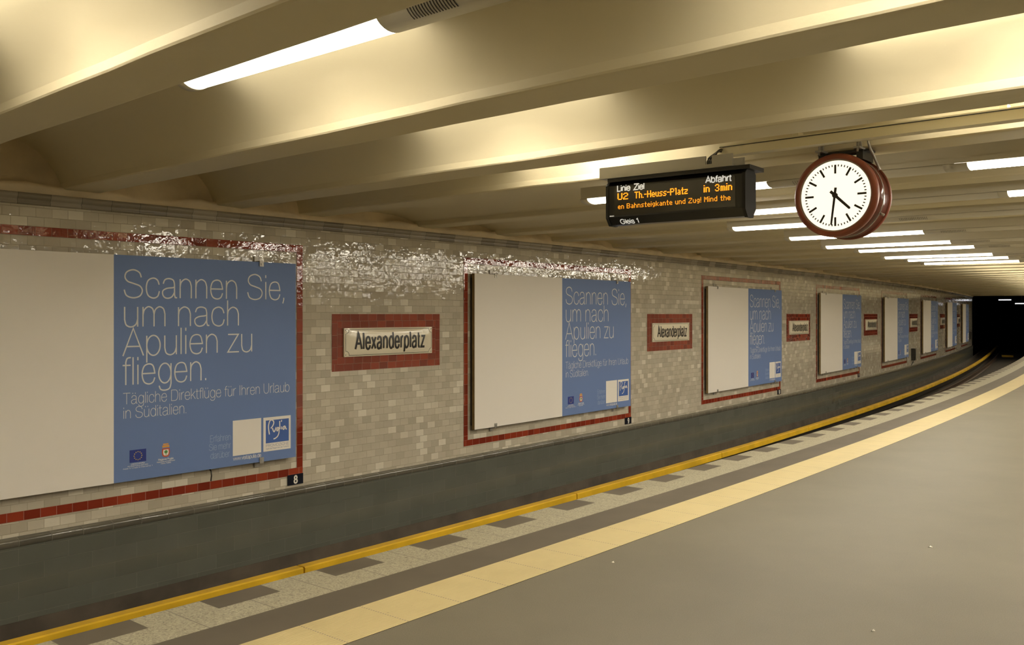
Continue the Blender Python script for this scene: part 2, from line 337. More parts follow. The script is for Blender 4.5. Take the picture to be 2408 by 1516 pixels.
G = {
 'S': (88, [spl(Sp)]), 's': (64, [spl([(x*.70+2, y*.72) for x, y in Sp])]),
 'c': (66, [spl([(60, 49), (53, 66), (36, 73), (15, 63), (8, 36), (15, 9), (36, -1), (54, 6), (61, 25)])]),
 'a': (72, AA), 'ä': (72, AA+dots(22, 48)),
 'n': (68, [[(10, 72), (10, 0)], ARCH]), 'h': (68, [[(10, 100), (10, 0)], ARCH]),
 'm': (104, [[(10, 72), (10, 0)], [(10, 40)]+spl([(10, 42), (15, 61), (30, 73), (46, 66), (52, 46)])+[(52, 0)], [(52, 42)]+spl([(52, 44), (57, 62), (72, 73), (88, 66), (94, 46)])+[(94, 0)]]),
 'r': (42, [[(10, 72), (10, 0)], spl([(10, 42), (15, 60), (27, 71), (39, 72)])]),
 'e': (70, [[(9, 38), (62, 38)]+spl([(62, 40), (54, 66), (36, 73), (16, 64), (8, 36), (16, 8), (36, -1), (54, 5), (62, 22)])]),
 'i': (20, [[(10, 72), (10, 0)], [(10, 88), (10, 100)]]), 'l': (20, [[(10, 100), (10, 0)]]), 'I': (26, [[(13, 100), (13, 0)]]),
 ',': (26, [[(12, 8), (12, 0), (7, -16)]]), '.': (26, [[(12, 0), (12, 8)]]), '-': (36, [[(4, 38), (30, 38)]]), ' ': (34, []),
 'u': (68, [UU, [(58, 72), (58, 0)]]), 'ü': (68, [UU, [(58, 72), (58, 0)]]+dots(22, 46)),
 'A': (88, [[(4, 0), (44, 100), (84, 0)], [(18, 34), (70, 34)]]),
 'p': (72, [[(9, 72), (9, -27)], BOWL]), 'b': (72, [[(9, 100), (9, 0)], BOWL]), 'd': (72, [[(63, 100), (63, 0)], BOWL]),
 'g': (72, [BOWL, [(63, 72), (63, -2)]+spl([(63, -4), (56, -22), (36, -28), (18, -24), (11, -10)])]),
 'o': (72, [BOWL]), 'q': (72, [BOWL, [(63, 72), (63, -27)]]),
 'z': (60, [[(6, 71), (54, 71), (5, 1), (57, 1)]]), 'Z': (82, [[(8, 99), (76, 99), (6, 1), (78, 1)]]),
 'f': (36, [[(16, 0), (16, 80)]+spl([(16, 82), (22, 96), (37, 99)]), [(3, 71), (36, 71)]]),
 't': (38, [[(15, 94), (15, 16)]+spl([(15, 14), (20, 2), (35, 1)]), [(2, 71), (34, 71)]]),
 'k': (60, [[(9, 100), (9, 0)], [(52, 72), (9, 29)], [(24, 43), (57, 0)]]),
 'v': (60, [[(4, 72), (30, 0), (56, 72)]]), 'w': (88, [[(3, 72), (23, 0), (44, 70), (65, 0), (85, 72)]]), 'x': (60, [[(4, 72), (56, 0)], [(56, 72), (4, 0)]]),
 'T': (80, [[(3, 99), (77, 99)], [(40, 99), (40, 0)]]), 'D': (92, [[(12, 0), (12, 99), (42, 99)]+spl([(42, 99), (70, 92), (83, 50), (70, 8), (42, 0)])+[(12, 0)]]),
 'U': (88, [[(12, 100), (12, 34)]+spl([(12, 32), (22, 8), (44, -1), (66, 8), (76, 32)])+[(76, 100)]]),
 'E': (78, [[(72, 99), (12, 99), (12, 0), (74, 0)], [(12, 51), (66, 51)]]), 'L': (70, [[(12, 100), (12, 0), (66, 0)]]), 'F': (72, [[(68, 99), (12, 99), (12, 0)], [(12, 51), (62, 51)]]),
 'P': (84, [PB]), 'R': (90, [PB, [(46, 47), (80, 0)]]), 'O': (104, [arc(52, 50, 44, 51, 0, 360, 36)]),
 'M': (108, [[(12, 0), (12, 99), (54, 8), (96, 99), (96, 0)]]), 'N': (94, [[(12, 0), (12, 99), (82, 1), (82, 100)]]),
 'G': (100, [spl([(86, 72), (74, 93), (50, 101), (22, 88), (8, 50), (22, 12), (50, -1), (76, 10), (88, 30)])+[(88, 46), (54, 46)]]),
 'C': (94, [spl([(86, 70), (74, 93), (50, 101), (22, 88), (8, 50), (22, 12), (50, -1), (76, 8), (88, 32)])]),
 'V': (88, [[(4, 100), (44, 0), (84, 100)]]), 'H': (92, [[(12, 100), (12, 0)], [(80, 100), (80, 0)], [(12, 52), (80, 52)]]),
 '8': (74, [arc(37, 75, 24, 24, 0, 360, 24), arc(37, 26, 29, 26, 0, 360, 24)]),
 '9': (74, [arc(37, 68, 28, 31, 0, 360, 24), [(65, 68)]+spl([(65, 66), (62, 28), (50, 4), (32, -1), (14, 10)])]),
 '1': (56, [[(10, 76), (36, 98), (36, 0)]]), '0': (74, [arc(37, 50, 28, 50, 0, 360, 28)]),
 '2': (74, [spl([(10, 72), (18, 93), (38, 100), (60, 90), (63, 70), (50, 46), (8, 1)])+[(66, 1)]]),
 '3': (74, [spl([(10, 78), (20, 95), (38, 100), (58, 92), (62, 74), (52, 57), (34, 52)])+spl([(34, 52), (56, 48), (65, 28), (56, 6), (36, -1), (16, 6), (8, 24)])]),
 '7': (70, [[(6, 99), (64, 99), (24, 0)]]),
 "'": (20, [[(10, 100), (10, 82)]]),
}
def text_width(t, xs, track): return sum(G[c][0]*xs+track for c in t)-track
def fine(pts, d):
    out = [pts[0]]
    for a, b in zip(pts, pts[1:]):
        n = max(1, int(math.hypot(b[0]-a[0], b[1]-a[1])/d))
        out += [(a[0]+(b[0]-a[0])*k/n, a[1]+(b[1]-a[1])*k/n) for k in range(1, n+1)]
    return out
FINE = [0]
def ribbon(mb, pts, hw, y, closed=False, mi=0, sx=1.0):
    if FINE[0]: pts = fine(pts, FINE[0])
    q = [pts[0]]
    for p in pts[1:]:
        if math.hypot(p[0]-q[-1][0], p[1]-q[-1][1]) > 1e-6: q.append(p)
    if len(q) < 2: return
    closed = math.hypot(q[0][0]-q[-1][0], q[0][1]-q[-1][1]) < 1e-4 and len(q) > 3
    if closed: q = q[:-1]
    n = len(q); Lp = []; Rp = []
    for i in range(n):
        a = q[(i-1) % n] if (i > 0 or closed) else None; b = q[(i+1) % n] if (i < n-1 or closed) else None
        def nrm(u, v):
            d = (v[0]-u[0], v[1]-u[1]); l = math.hypot(*d); return (-d[1]/l, d[0]/l)
        if a is None: m = nrm(q[i], b); k = 1
        elif b is None: m = nrm(a, q[i]); k = 1
        else:
            n1, n2 = nrm(a, q[i]), nrm(q[i], b); m = (n1[0]+n2[0], n1[1]+n2[1]); l = math.hypot(*m)
            if l < 1e-4: m = n1; k = 1
            else: m = (m[0]/l, m[1]/l); k = min(2.2, 1/max(.2, m[0]*n1[0]+m[1]*n1[1]))
        Lp.append((q[i][0]+m[0]*hw*k, q[i][1]+m[1]*hw*k)); Rp.append((q[i][0]-m[0]*hw*k, q[i][1]-m[1]*hw*k))
    for i in range(n if closed else n-1):
        j = (i+1) % n
        c = [Lp[i], Rp[i], Rp[j], Lp[j]]
        mb.quad([(p[0], y, p[1]) for p in c], mi=mi)
def text(mb, t, x, z, cap, stroke, y=0.0, width=None, align='l', track=0.0, xs=1.0, mi=0):
    k = cap/100.0
    if width:
        base = text_width(t, k, 0); xsc = (width-track*(len(t)-1))/base
    else: xsc = xs
    tw = text_width(t, k*xsc, track)
    cx = x if align == 'l' else (x-tw if align == 'r' else x-tw/2)
    for c in t:
        adv, strokes = G[c]
        for s_ in strokes: ribbon(mb, [(cx+px*k*xsc, z+pz*k) for px, pz in s_], stroke/2, y, mi=mi)
        cx += adv*k*xsc+track
    return tw

# ------------------------------------------------------------------ setting: walls
WP = -.08                      # wall tile plane
def uvz(prof): return lambda j: prof[j][1]
pr = [(WP, -.19), (WP, .6), (WP, 1.4), (WP, 2.0), (WP, 2.53)]
wall = struct(band('wall_left', pr, SBEG, SEND, .5, TILE, uvf=uvz(pr)))
# moulded tile cornice
pr = [(WP, 2.515), (WP+.015, 2.515), (WP+.02, 2.535), (WP+.012, 2.55), (WP+.02, 2.56), (WP+.035, 2.585), (WP+.035, 2.61), (WP, 2.612)]
struct(band('trim_1', pr, SBEG, SEND, .5, CORN, smooth=lambda j: True))
# rough plaster above, with hand-thrown bulge, closing each vault at the wall
def pj(s, j, o, z):
    n = .035*sin(s*3.1+1.3*sin(s*1.7))+.02*sin(s*7.3+2)+.012*sin(s*17)
    if j in (1, 2): return (s, o+.5*n+.01, z+.5*n)
    return (s, o, z)
pr = [(WP+.03, 2.608), (WP+.055, 2.64), (WP+.035, 2.675), (WP+.0, 2.70), (WP, 3.2)]
struct(band('wall_plaster_left', pr, SBEG, SEND, .12, PLASTER, smooth=lambda j: True, jitter=pj)).name = 'trim_2'
# dado with glazed cap
pr = [(WP, -.185), (WP+.012, -.192), (WP+.03, -.197)]+[(WP+.03+.022*sin(a*pi/12), -.219+.022*cos(a*pi/12)) for a in range(1, 7)]+[(WP+.052, -.255), (WP+.04, -.262)]
struct(band('trim_3', pr, SBEG, SEND, .5, CAP, smooth=lambda j: True))
pr = [(WP+.042, -.87), (WP+.042, -.26)]
struct(band('baseboard_left', [pr[0], (WP+.042, -.7), (WP+.042, -.5), pr[1]], SBEG, SEND, .5, DADO, uvf=lambda j: (-.87, -.7, -.5, -.26)[j]-.125))
# opposite side of the hall and its ends (outside the picture, they close the room)
pr = [(WO, 3.2), (WO, -1.2)]
struct(band('wall_right', pr, SBEG, SEND, 1.0, TILE, uvf=lambda j: (3.2, -1.2)[j]))
def flat_wall(name, s, o0, o1, z0, z1, mat):
    mb = MB(); mb.quad([P(s, o0, z0), P(s, o1, z0), P(s, o1, z1), P(s, o0, z1)], [(o0, z0), (o1, z0), (o1, z1), (o0, z1)]); return struct(mb.build(name, mat))
flat_wall('wall_back', SBEG, -.1, WO, -1.3, 3.4, TILE)
flat_wall('wall_front', SEND+1.0, 3.3, WO, -1.3, 3.4, UNLIT_BLACK)

# red tile frames round the posters and the name signs
POST_S = [1.42+1.94, 10.05, 16.83, 23.55, 30.45, 37.45, 44.70, 51.9]
def rot_uv(pts): return [(v, u) for u, v in pts]
NT = [4]
def ring(c, hw, z0, z1, rows):
    mb = MB(); t = .0775; o = WP+.004
    def rect(s0, s1, za, zb, mi, uv0):
        n = max(1, int((s1-s0)/.5))
        for i in range(n):
            a, b = s0+(s1-s0)*i/n, s0+(s1-s0)*(i+1)/n
            uv = [(a-uv0[0], za-uv0[1]), (b-uv0[0], za-uv0[1]), (b-uv0[0], zb-uv0[1]), (a-uv0[0], zb-uv0[1])]
            if mi: uv = [(v, u) for u, v in uv]
            mb.quad([P(a, o, za), P(b, o, za), P(b, o, zb), P(a, o, zb)], uv, mi)
    for r in range(rows):
        s0, s1, za, zb = c-hw+r*t, c+hw-r*t, z0+r*t, z1-r*t
        sh = .0 if r % 2 == 0 else .065
        rect(s0, s1, zb-t, zb, 0, (s0+sh, zb-t)); rect(s0, s1, za, za+t, 0, (s0+sh+.04, za))
        rect(s0, s0+t, za+t, zb-t, 1, (s0, za+sh)); rect(s1-t, s1, za+t, zb-t, 1, (s1-t, za+sh+.05))
    ob = struct(mb.build('trim_%d' % NT[0], [RED_H_, RED_V])); NT[0] += 1
    return ob
RED_H_ = brick_mat('red_tile_line', .131, .0775, [(0, (.20, .03, .016)), (.5, (.28, .042, .02)), (1, (.36, .062, .028))], (.42, .22, .14), rough=.06, off=.0, wav=.0036, wscale=13, spec=.85)
for c in POST_S: ring(c+.02, 2.075, -.062, 2.341, 1)
SIGN_S = [6.697, 13.535, 20.17, 27.0, 33.86, 41.6, 48.5]
for c in SIGN_S: ring(c, .85, .992, 1.62, 2)

# ------------------------------------------------------------------ setting: track bed and platform
EDGE = 3.1
pr = [(WP, -.86), (WP+.055, -.865), (WP+.06, -1.0), (.12, -1.02), (.36, -1.04), (.37, -1.16)]
struct(band('trim_30', pr, SBEG, SEND+30, .5, CONC, smooth=lambda j: False))
pr = [(.36, -1.14), (1.0, -1.13), (1.7, -1.12), (2.4, -1.13), (EDGE+.1, -1.14)]
struct(band('track_bed', pr, SBEG, SEND+34, .5, BALLAST)).name = 'floor_track_bed'
pr = [(EDGE, 0), (EDGE, -.12), (EDGE+.06, -.13), (EDGE+.06, -1.15)]
struct(band('platform_face', pr[::-1], SBEG, SEND, .5, CONC)).name = 'trim_31'
PH = 0.0
# granite edge with dark inset at every second slab
mb = MB(); s = SBEG; gph = .12
k = 0
while s < SEND:
    a, b = s, s+.4
    dark = (k % 2 == 0)
    for (o0, o1, mi) in ((EDGE, EDGE+.2, 1 if dark else 0), (EDGE+.2, EDGE+.44, 0)):
        mb.quad([P(a+gph, o1), P(b+gph, o1), P(b+gph, o0), P(a+gph, o0)], [(a, o1), (b, o1), (b, o0), (a, o0)], mi)
    s += .4; k += 1
struct(mb.build('trim_32', [GRANITE, DARKBAND]))
struct(band('trim_33', [(3.87, 0), (3.54, 0)], SBEG, SEND, .5, DARKBAND))
mb = MB(); n = int((SEND-SBEG)/.5); tph = .03
for i in range(n):
    a, b = SBEG+i*.5, SBEG+(i+1)*.5
    mb.quad([P(a, 4.26, .002), P(b, 4.26, .002), P(b, 3.87, .002), P(a, 3.87, .002)], [(a-tph, 4.26), (b-tph, 4.26), (b-tph, 3.87), (a-tph, 3.87)])
struct(mb.build('trim_34', TACT))
struct(band('floor', [(WO, 0), (12.0, 0), (8.0, 0), (4.26, 0)], SBEG, SEND+1, .5, FLOOR))
struct(band('floor_beyond', [(3.3, -1.6), (-1.2, -1.6)], SEND, SEND+34, 1, UNLIT_BLACK)).name = 'floor_tunnel'

# ------------------------------------------------------------------ setting: beamed ceiling
BZ = EYE+1.04; BW = .32
beams = [1.53, 2.95, 4.39, 5.40, 7.10, 8.55, 9.90, 11.55, 13.10, 14.60, 16.15, 17.60, 19.10]
while beams[0] > SBEG-.5: beams.insert(0, beams[0]-1.45)
while beams[-1] < SEND-1.6: beams.append(beams[-1]+1.48)
def skew(s): return -.03 if s < 6 else -.015 if s < 7.5 else 0.0
def deep(m): return not (5.4 < m < 19.1)
def crown(m): return EYE+(1.46 if deep(m) else 1.16)
ceil_prof = []           # (s, z, beam s for skew)
for i, b in enumerate(beams):
    f = b+BW
    ceil_prof += [(b, BZ+.055, b), (b, BZ+.012, b), (b+.006, BZ+.003, b), (b+.02, BZ, b), (f-.02, BZ, b), (f-.006, BZ+.003, b), (f, BZ+.012, b), (f, BZ+.055, b)]
    if i < len(beams)-1:
        nb = beams[i+1]; cz = crown((f+nb)/2); z0 = BZ+.055; n = 14
        for k in range(1, n):
            t = k/n; a = pi*(1-t)
            # flattened circular cap
            x = .5-.5*cos(pi*t); x = t*.6+x*.4
            h = sqrt(max(0, 1-(2*x-1)**2*.86))-sqrt(.14); h /= (1-sqrt(.14))
            ceil_prof.append((f+(nb-f)*x, z0+(cz-z0)*h, b+(nb-b)*t))
def hn(a, b): return (sin(a*2.3+b*5.1)+sin(a*5.7-b*2.2)*.7+sin(a*11.3+b*9.7)*.45)/2.1
os_ = [WP, .3, .7, 1.1, 1.5, 1.9, 2.3, 2.7, 3.1, 3.5, 3.9, 4.3, 4.7, 5.1, 5.5, 5.9, 6.3, 6.7, 7.1, 7.5, 7.9, 8.4, 9, 10, 11.5, 13, 14.6, WO]
mb = MB(); grid = []
for (s_, z_, sb) in ceil_prof:
    row = []
    for o in os_:
        e = .004*hn(o*1.9+sb*3, s_*7); row.append(P(s_+skew(sb)*o+e, o, z_+.004*hn(o*1.3, s_*4+sb)))
    grid.append(row)
for i in range(len(grid)-1):
    flat = abs(ceil_prof[i][1]-ceil_prof[i+1][1]) < .02 and abs(ceil_prof[i][1]-BZ) < .02
    vert = abs(ceil_prof[i][0]-ceil_prof[i+1][0]) < .001
    for j in range(len(os_)-1):
        mb.quad([grid[i][j], grid[i+1][j], grid[i+1][j+1], grid[i][j+1]], smooth=not (flat or vert))
struct(mb.build('ceiling', PAINT, recalc=False))

# tunnel beyond the hall
struct(band('wall_tunnel_left', [(-.45, -1.4), (-.45, 3.2)], SEND, SEND+34, 1, UNLIT_BLACK)).name = 'wall_tunnel_left'
struct(band('wall_tunnel_right', [(3.4, 3.2), (3.4, -1.4)], SEND+1.0, SEND+34, 1, UNLIT_BLACK))
struct(band('ceiling_tunnel', [(-.5, 2.95), (3.5, 2.95)], SEND-2, SEND+34, 1, UNLIT_BLACK))
flat_wall('wall_tunnel_end', SEND+34, -.6, 3.5, -1.6, 3.2, UNLIT_BLACK)
flat_wall('wall_tunnel_head', SEND+.2, -.6, WO, BZ+.02, 3.4, UNLIT_BLACK)
flat_wall('wall_tunnel_jamb', SEND, -.5, WP, -1.2, 3.2, UNLIT_BLACK)

# ------------------------------------------------------------------ advertising posters
PW, PH_, DIV = 3.88, 1.992, 1.95
def make_poster():
    r = empty('advertising_poster', (0, 0, 0))
    mb = MB(); mb.box((0, .006, 0), (PW, .045, PH_)); mb.build('backing_board', BOARD, r)
    for x in (.035, PW*.5, PW-.25):
        mb = MB(); mb.box((x-.025, .045, .05), (x+.025, .078, PH_-.05)); mb.build('wall_batten', BACKR, r)
    mb = MB(); mb.box((0, 0, 0), (DIV, .006, PH_)); p = mb.build('white_panel', WHITE, r)
    mb = MB(); mb.box((DIV, 0, 0), (PW, .006, PH_)); bl = mb.build('blue_panel', BLUE, r); bl['label'] = 'sky blue half of the poster'
    T = lambda v: PH_-v
    mb = MB(); y = -.0015
    for t, v, wd in (('Scannen Sie,', .372, 1.74), ('um nach', .630, 1.20), ('Apulien zu', .888, 1.35), ('fliegen.', 1.143, .85)):
        text(mb, t, DIV+.072, T(v), .243, .0125, y, width=wd)
    h = mb.build('headline', LETTER, r); h['label'] = 'thin white headline lettering'
    mb = MB()
    text(mb, 'Tägliche Direktflüge für Ihren Urlaub', DIV+.08, T(1.312), .098, .0052, y, width=1.775)
    text(mb, 'in Süditalien.', DIV+.08, T(1.438), .098, .0052, y, width=.62)
    mb.build('subtitle', LETTER, r)
    mb = MB()
    for t, v in (('Erfahren', 1.735), ('Sie mehr', 1.815), ('darüber.', 1.895)): text(mb, t, DIV+1.165, T(v), .062, .003, y, align='r', xs=.78)
    mb.build('side_note', PALELET, r)
    mb = MB(); text(mb, 'www.visitapulia.de', DIV+1.188, T(1.940), .036, .0045, y, width=.32); mb.build('web_address', LETTER, r)
    # blank white card (its code is left out)
    mb = MB(); mb.box((DIV+1.185, -.0012, T(1.897)), (DIV+1.508, .0, T(1.554))); mb.build('blank_card', WHITE, r)
    # logo card
    mb = MB(); mb.box((DIV+1.535, -.0012, T(1.896)), (DIV+1.865, .0, T(1.556))); lc = mb.build('logo_card', WHITE, r)
    mb = MB(); mb.box((DIV+1.563, -.002, T(1.815)), (DIV+1.841, -.0008, T(1.586))); mb.build('logo_field', LOGOBLUE, lc)
    mb = MB(); ox, oz, k = DIV+1.563, T(1.815), .278/100
    hand = [[(15, 31), (11, 59), (16, 78), (25, 83), (34, 74.5), (30, 62), (21, 52.5)], [(28, 53), (32.5, 41.8), (37, 40), (43, 52), (45, 54)],
            [(56, 51), (51, 53), (46.5, 45), (50, 41), (56, 50), (56.5, 35), (51, 22), (41, 15), (32.5, 13)], [(59.5, 76), (60, 62), (60.5, 46)], [(68, 79), (67, 72)], [(68, 55), (67.5, 44.5)],
            [(84, 55), (77, 54), (73.5, 47), (78, 44), (84, 53), (87, 45), (91, 44)]]
    for st in hand: ribbon(mb, [(ox+a*k, oz+b*k) for a, b in spl(st)], .0062, -.0028)
    mb.build('logo_lettering', WHITE, lc)
    mb = MB(); text(mb, 'PROMOZIONE', DIV+1.562, T(1.852), .026, .0028, -.0022, width=.28)
    text(mb, 'Agenzia Regionale del Turismo', DIV+1.562, T(1.876), .013, .0018, -.0022, width=.28); mb.build('logo_caption', GREYPR, lc)
    # flag emblem
    mb = MB(); mb.box((DIV+.143, -.0012, T(1.832)), (DIV+.297, 0, T(1.722))); fl = mb.build('flag_emblem', NAVY, r)
    mb = MB()
    for i in range(12):
        a = 2*pi*i/12; cx_, cz_ = DIV+.22+.036*sin(a), T(1.777)+.036*cos(a)
        star = [(cx_+(.0075 if q % 2 == 0 else .003)*sin(q*pi/5), -.002, cz_+(.0075 if q % 2 == 0 else .003)*cos(q*pi/5)) for q in range(10)]
        mb.quad(star)
    mb.build('gold_star_ring', GOLD, fl)
    # regional crest
    cx_, ct = DIV+.487, T(1.697)
    mb = MB(); mb.box((cx_-.026, -.001, ct-.012), (cx_+.026, 0, ct)); mb.box((cx_-.034, -.001, ct-.036), (cx_+.034, 0, ct-.016))
    ce = mb.build('crest', CRESTO, r)
    mb = MB()
    ol = [(-.036, -.044), (.036, -.044), (.040, -.08), (.034, -.108), (.018, -.122), (-.018, -.122), (-.034, -.108), (-.040, -.08)]
    mb.quad([(cx_+a, -.001, ct+b) for a, b in ol]); mb.build('shield', CRESTR, ce)
    mb = MB(); mb.quad([(cx_+a*.7, -.0018, ct-.082+(b+.082)*.7) for a, b in ol]); mb.build('shield_field', WHITE, ce)
    mb = MB(); mb.quad([(cx_+.017*cos(q*pi/6), -.0026, ct-.076+.015*sin(q*pi/6)) for q in range(12)]); mb.box((cx_-.003, -.0026, ct-.106), (cx_+.003, -.0022, ct-.086)); mb.build('tree_mark', GREEN, ce)
    mb = MB()
    text(mb, 'Regione Puglia', cx_, T(1.846), .015, .003, y, align='c', width=.15)
    text(mb, 'Assessorato al Mediterraneo', cx_, T(1.864), .011, .0018, y, align='c', width=.18); text(mb, 'Cultura, Turismo', cx_, T(1.880), .011, .0018, y, align='c', width=.10)
    mb.build('crest_caption', LETTER, r); mb = MB()
    text(mb, 'UNIONE EUROPEA', DIV+.22, T(1.852), .012, .0018, y, align='c', width=.13)
    text(mb, 'PO FESR PUGLIA 2007-2013', DIV+.22, T(1.869), .011, .0016, y, align='c', width=.19); text(mb, 'Asse IV Linea di intervento 1', DIV+.22, T(1.885), .011, .0016, y, align='c', width=.28)
    mb.build('flag_caption', LETTER, r)
    # folded sheet-metal clips, two above and two below
    for x in (.42, PW-.42):
        for up in (1, -1):
            mb = MB(); zb = PH_ if up > 0 else 0
            def zz(a): return zb+up*a
            for (a, b) in (((x-.024, -.010, zz(-.045)), (x+.024, -.004, zz(.012))), ((x-.024, -.010, zz(.004)), (x+.024, .078, zz(.010))), ((x-.03, .070, zz(.004)), (x+.03, .078, zz(.06)))):
                lo = tuple(min(p, q) for p, q in zip(a, b)); hi = tuple(max(p, q) for p, q in zip(a, b)); mb.box(lo, hi)
            mb.tube([(x, -.016, zz(-.018)), (x, -.008, zz(-.018))], .009, 8)
            mb.build('clip', STEEL, r)
    return r
PLAB = ['nearest white and blue advertising poster, cut by the left edge, above plate 8',
        'white and blue advertising poster between the first and second station name signs, above plate 9',
        'white and blue advertising poster just beyond the second station name sign',
        'white and blue advertising poster just beyond the third station name sign',
        'white and blue advertising poster with a black box beside its lower right corner',
        'white and blue advertising poster between the fifth and sixth station name signs',
        'narrow looking far poster, the last but one before the dark tunnel',
        'farthest white and blue advertising poster, last before the dark tunnel']
proto = make_poster()
for i, c in enumerate(POST_S):
    o = proto if i == 0 else dup(proto, (0, 0, 0), 0)
    a, b = P(c-PW/2, 0, 0), P(c+PW/2, 0, 0); ang = math.atan2(b[1]-a[1], b[0]-a[0])
    mid = P(c, 0, 0); o.location = (mid[0]-cos(ang)*PW/2, mid[1]-sin(ang)*PW/2, .146); o.rotation_euler = (0, 0, ang)
    tag(o, PLAB[i], 'poster', 'advertising posters along the track wall')

# ------------------------------------------------------------------ station name signs
def make_sign():
    r = empty('station_sign', (0, 0, 0)); W, H = 1.388, .317; nx, nz = 56, 28
    mb = MB()
    def surf(i, j):
        x, z = -W/2+W*i/nx, H*j/nz
        u, v = 2*i/nx-1, 2*j/nz-1
        bul = .020*(1-u**8)*(1-abs(v)**2.6)
        return (x, -.004-bul, z)
    for i in range(nx):
        for j in range(nz): mb.quad([surf(i, j), surf(i+1, j), surf(i+1, j+1), surf(i, j+1)], smooth=True)
    mb.box((-W/2, -.004, 0), (W/2, .012, H)); mb.build('enamel_plate', ENAMEL, r)
    def proj(mbx, lift=.0022):
        out = MB(); out.f = mbx.f; out.uv = mbx.uv; out.mi = mbx.mi; out.sm = mbx.sm
        out.v = []
        for (x, y, z) in mbx.v:
            u, v = max(-1, min(1, 2*x/W)), max(-1, min(1, 2*z/H-1))
            out.v.append((x, -.004-.020*(1-u**8)*(1-abs(v)**2.6)-lift, z))
        return out
    FINE[0] = .012; mb = MB(); text(mb, 'Alexanderplatz', 0, .082, .182, .0265, 0, width=1.10, align='c', track=.013)
    proj(mb).build('lettering', BLACK, r)['label'] = 'black condensed lettering'
    mb = MB(); a, b, q = W/2-.018, .016, .048
    pts = [(-a+q, b)]
    for k in range(31): pts.append((-a+q+(2*a-2*q)*k/30, b))
    pts += [(a-q*cos(t*pi/12), b+q*sin(t*pi/12)) for t in range(0, 7)]
    pts += [(a, b+q+(H-2*b-2*q)*k/6) for k in range(7)]
    pts += [(a-q*sin(t*pi/12), H-b-q*cos(t*pi/12)) for t in range(0, 7)]
    pts += [(a-q-(2*a-2*q)*k/30, H-b) for k in range(31)]
    pts += [(-a+q*cos(t*pi/12), H-b-q*sin(t*pi/12)) for t in range(0, 7)]
    pts += [(-a, H-b-q-(H-2*b-2*q)*k/6) for k in range(7)]
    pts += [(-a+q*sin(t*pi/12), b+q*cos(t*pi/12)) for t in range(0, 7)]
    ribbon(mb, pts, .0022, 0); proj(mb).build('border_line', BLACK, r); FINE[0] = 0
    for x in (-W/2+.02, W/2-.02):
        for z in (.022, H-.022):
            mb = MB(); mb.tube([(x, -.012, z), (x, .0, z)], .006, 8); mb.build('screw', STEEL, r)
    return r
SLAB = ['cream enamel station name sign nearest the camera, right of plate 8', 'cream enamel station name sign between the posters above plates 9 and 10',
        'cream enamel station name sign, third from the camera', 'cream enamel station name sign, fourth from the camera, faint red frame',
        'small looking cream station name sign, fifth from the camera', 'tiny looking cream station name sign, sixth from the camera', 'farthest cream station name sign before the dark tunnel']
sp = make_sign()
for i, c in enumerate(SIGN_S):
    o = sp if i == 0 else dup(sp, (0, 0, 0), 0)
    o.location = P(c, WP+.018, 1.147); o.rotation_euler = (0, 0, rot(c)); tag(o, SLAB[i], 'sign', 'station name signs on the track wall')

# numbered plates under the frames
for num, c, lab in (('8', POST_S[0], 'small black plate with a white figure 8, lower right of the nearest poster'), ('9', POST_S[1], 'small black plate with a white figure 9 under the second poster'),
               ('10', POST_S[2], 'small black plate with a white number 10 under the third poster'), ('11', POST_S[3], 'small grey looking number plate under the fourth poster')):
    sr = c+.02+2.075-.098
    r = empty('number_plate', P(sr, WP+.006, -.158), rot(sr)); tag(r, lab, 'number plate', 'number plates under the poster frames')
    mb = MB(); mb.box((-.098, -.006, 0), (.098, .006, .108)); mb.build('plate', PLATEBLK, r)
    mb = MB(); text(mb, num, 0, .017, .074, .017, -.0075, align='c', xs=.85, track=.006); mb.build('numeral', PLATEW, r)

# boxes on the wall
for x, (sb, z, lab) in enumerate(((33.5, -.02, 'small black box on the wall below the fifth station name sign'), (55.6, .22, 'small black box on the wall by the farthest poster'))):
    r = empty('wall_box', P(sb, WP, z), rot(sb)); tag(r, lab, 'box')
    mb = MB(); mb.prism([(0, 0), (-.10, 0), (-.12, .02), (-.12, .40), (-.09, .42), (0, .42)], -.11, .11); mb.build('casing', DARKMETAL, r)
    mb = MB(); mb.box((-.085, -.126, .04), (.085, -.118, .37)); mb.build('cover', CASE, r)
    mb = MB(); mb.tube([(-.05, -.06, 0), (-.05, -.06, -.05), (-.12, -.04, -.10), (-.14, -.01, -.16)], .012, 6); mb.build('conduit', DARKMETAL, r)
# bent wire hook under the nearest poster
mb = MB(); b = P(4.33, -.0, .146); mb.tube([P(4.33, WP, .17), P(4.34, -.03, .12), P(4.335, -.015, .08), P(4.325, -.01, .03)], .007, 6)
tag(mb.build('wire_hook', DARKMETAL), 'short dark bent wire hanging below the nearest poster', 'wire')

# ------------------------------------------------------------------ third rail, covers, rails
mb = MB(); s = SBEG
s = SBEG+.35; k = 0
while s < SEND+16:
    mb = MB(); n = 8; pr = [(.62, -.86), (.62, -.778), (.632, -.768), (.728, -.768), (.74, -.778), (.74, -.86)]; e = s+4.48
    for i in range(n):
        a, b = s+(e-s)*i/n, s+(e-s)*(i+1)/n
        for j in range(len(pr)-1): mb.quad([P(a, *pr[j]), P(b, *pr[j]), P(b, *pr[j+1]), P(a, *pr[j+1])])
        mb.quad([P(a, .725, -.86), P(b, .725, -.86), P(b, .725, -.79), P(a, .725, -.79)])
    for q in (s, e): mb.quad([P(q, *z) for z in pr])
    o = mb.build('third_rail_cover', YELLOW)
    tag(o, 'length of yellow protective board over the third rail along the track wall', 'rail cover', 'yellow third rail covers')
    s += 4.5
pr = [(.63, -1.0), (.63, -.875), (.70, -.875), (.70, -1.0)]
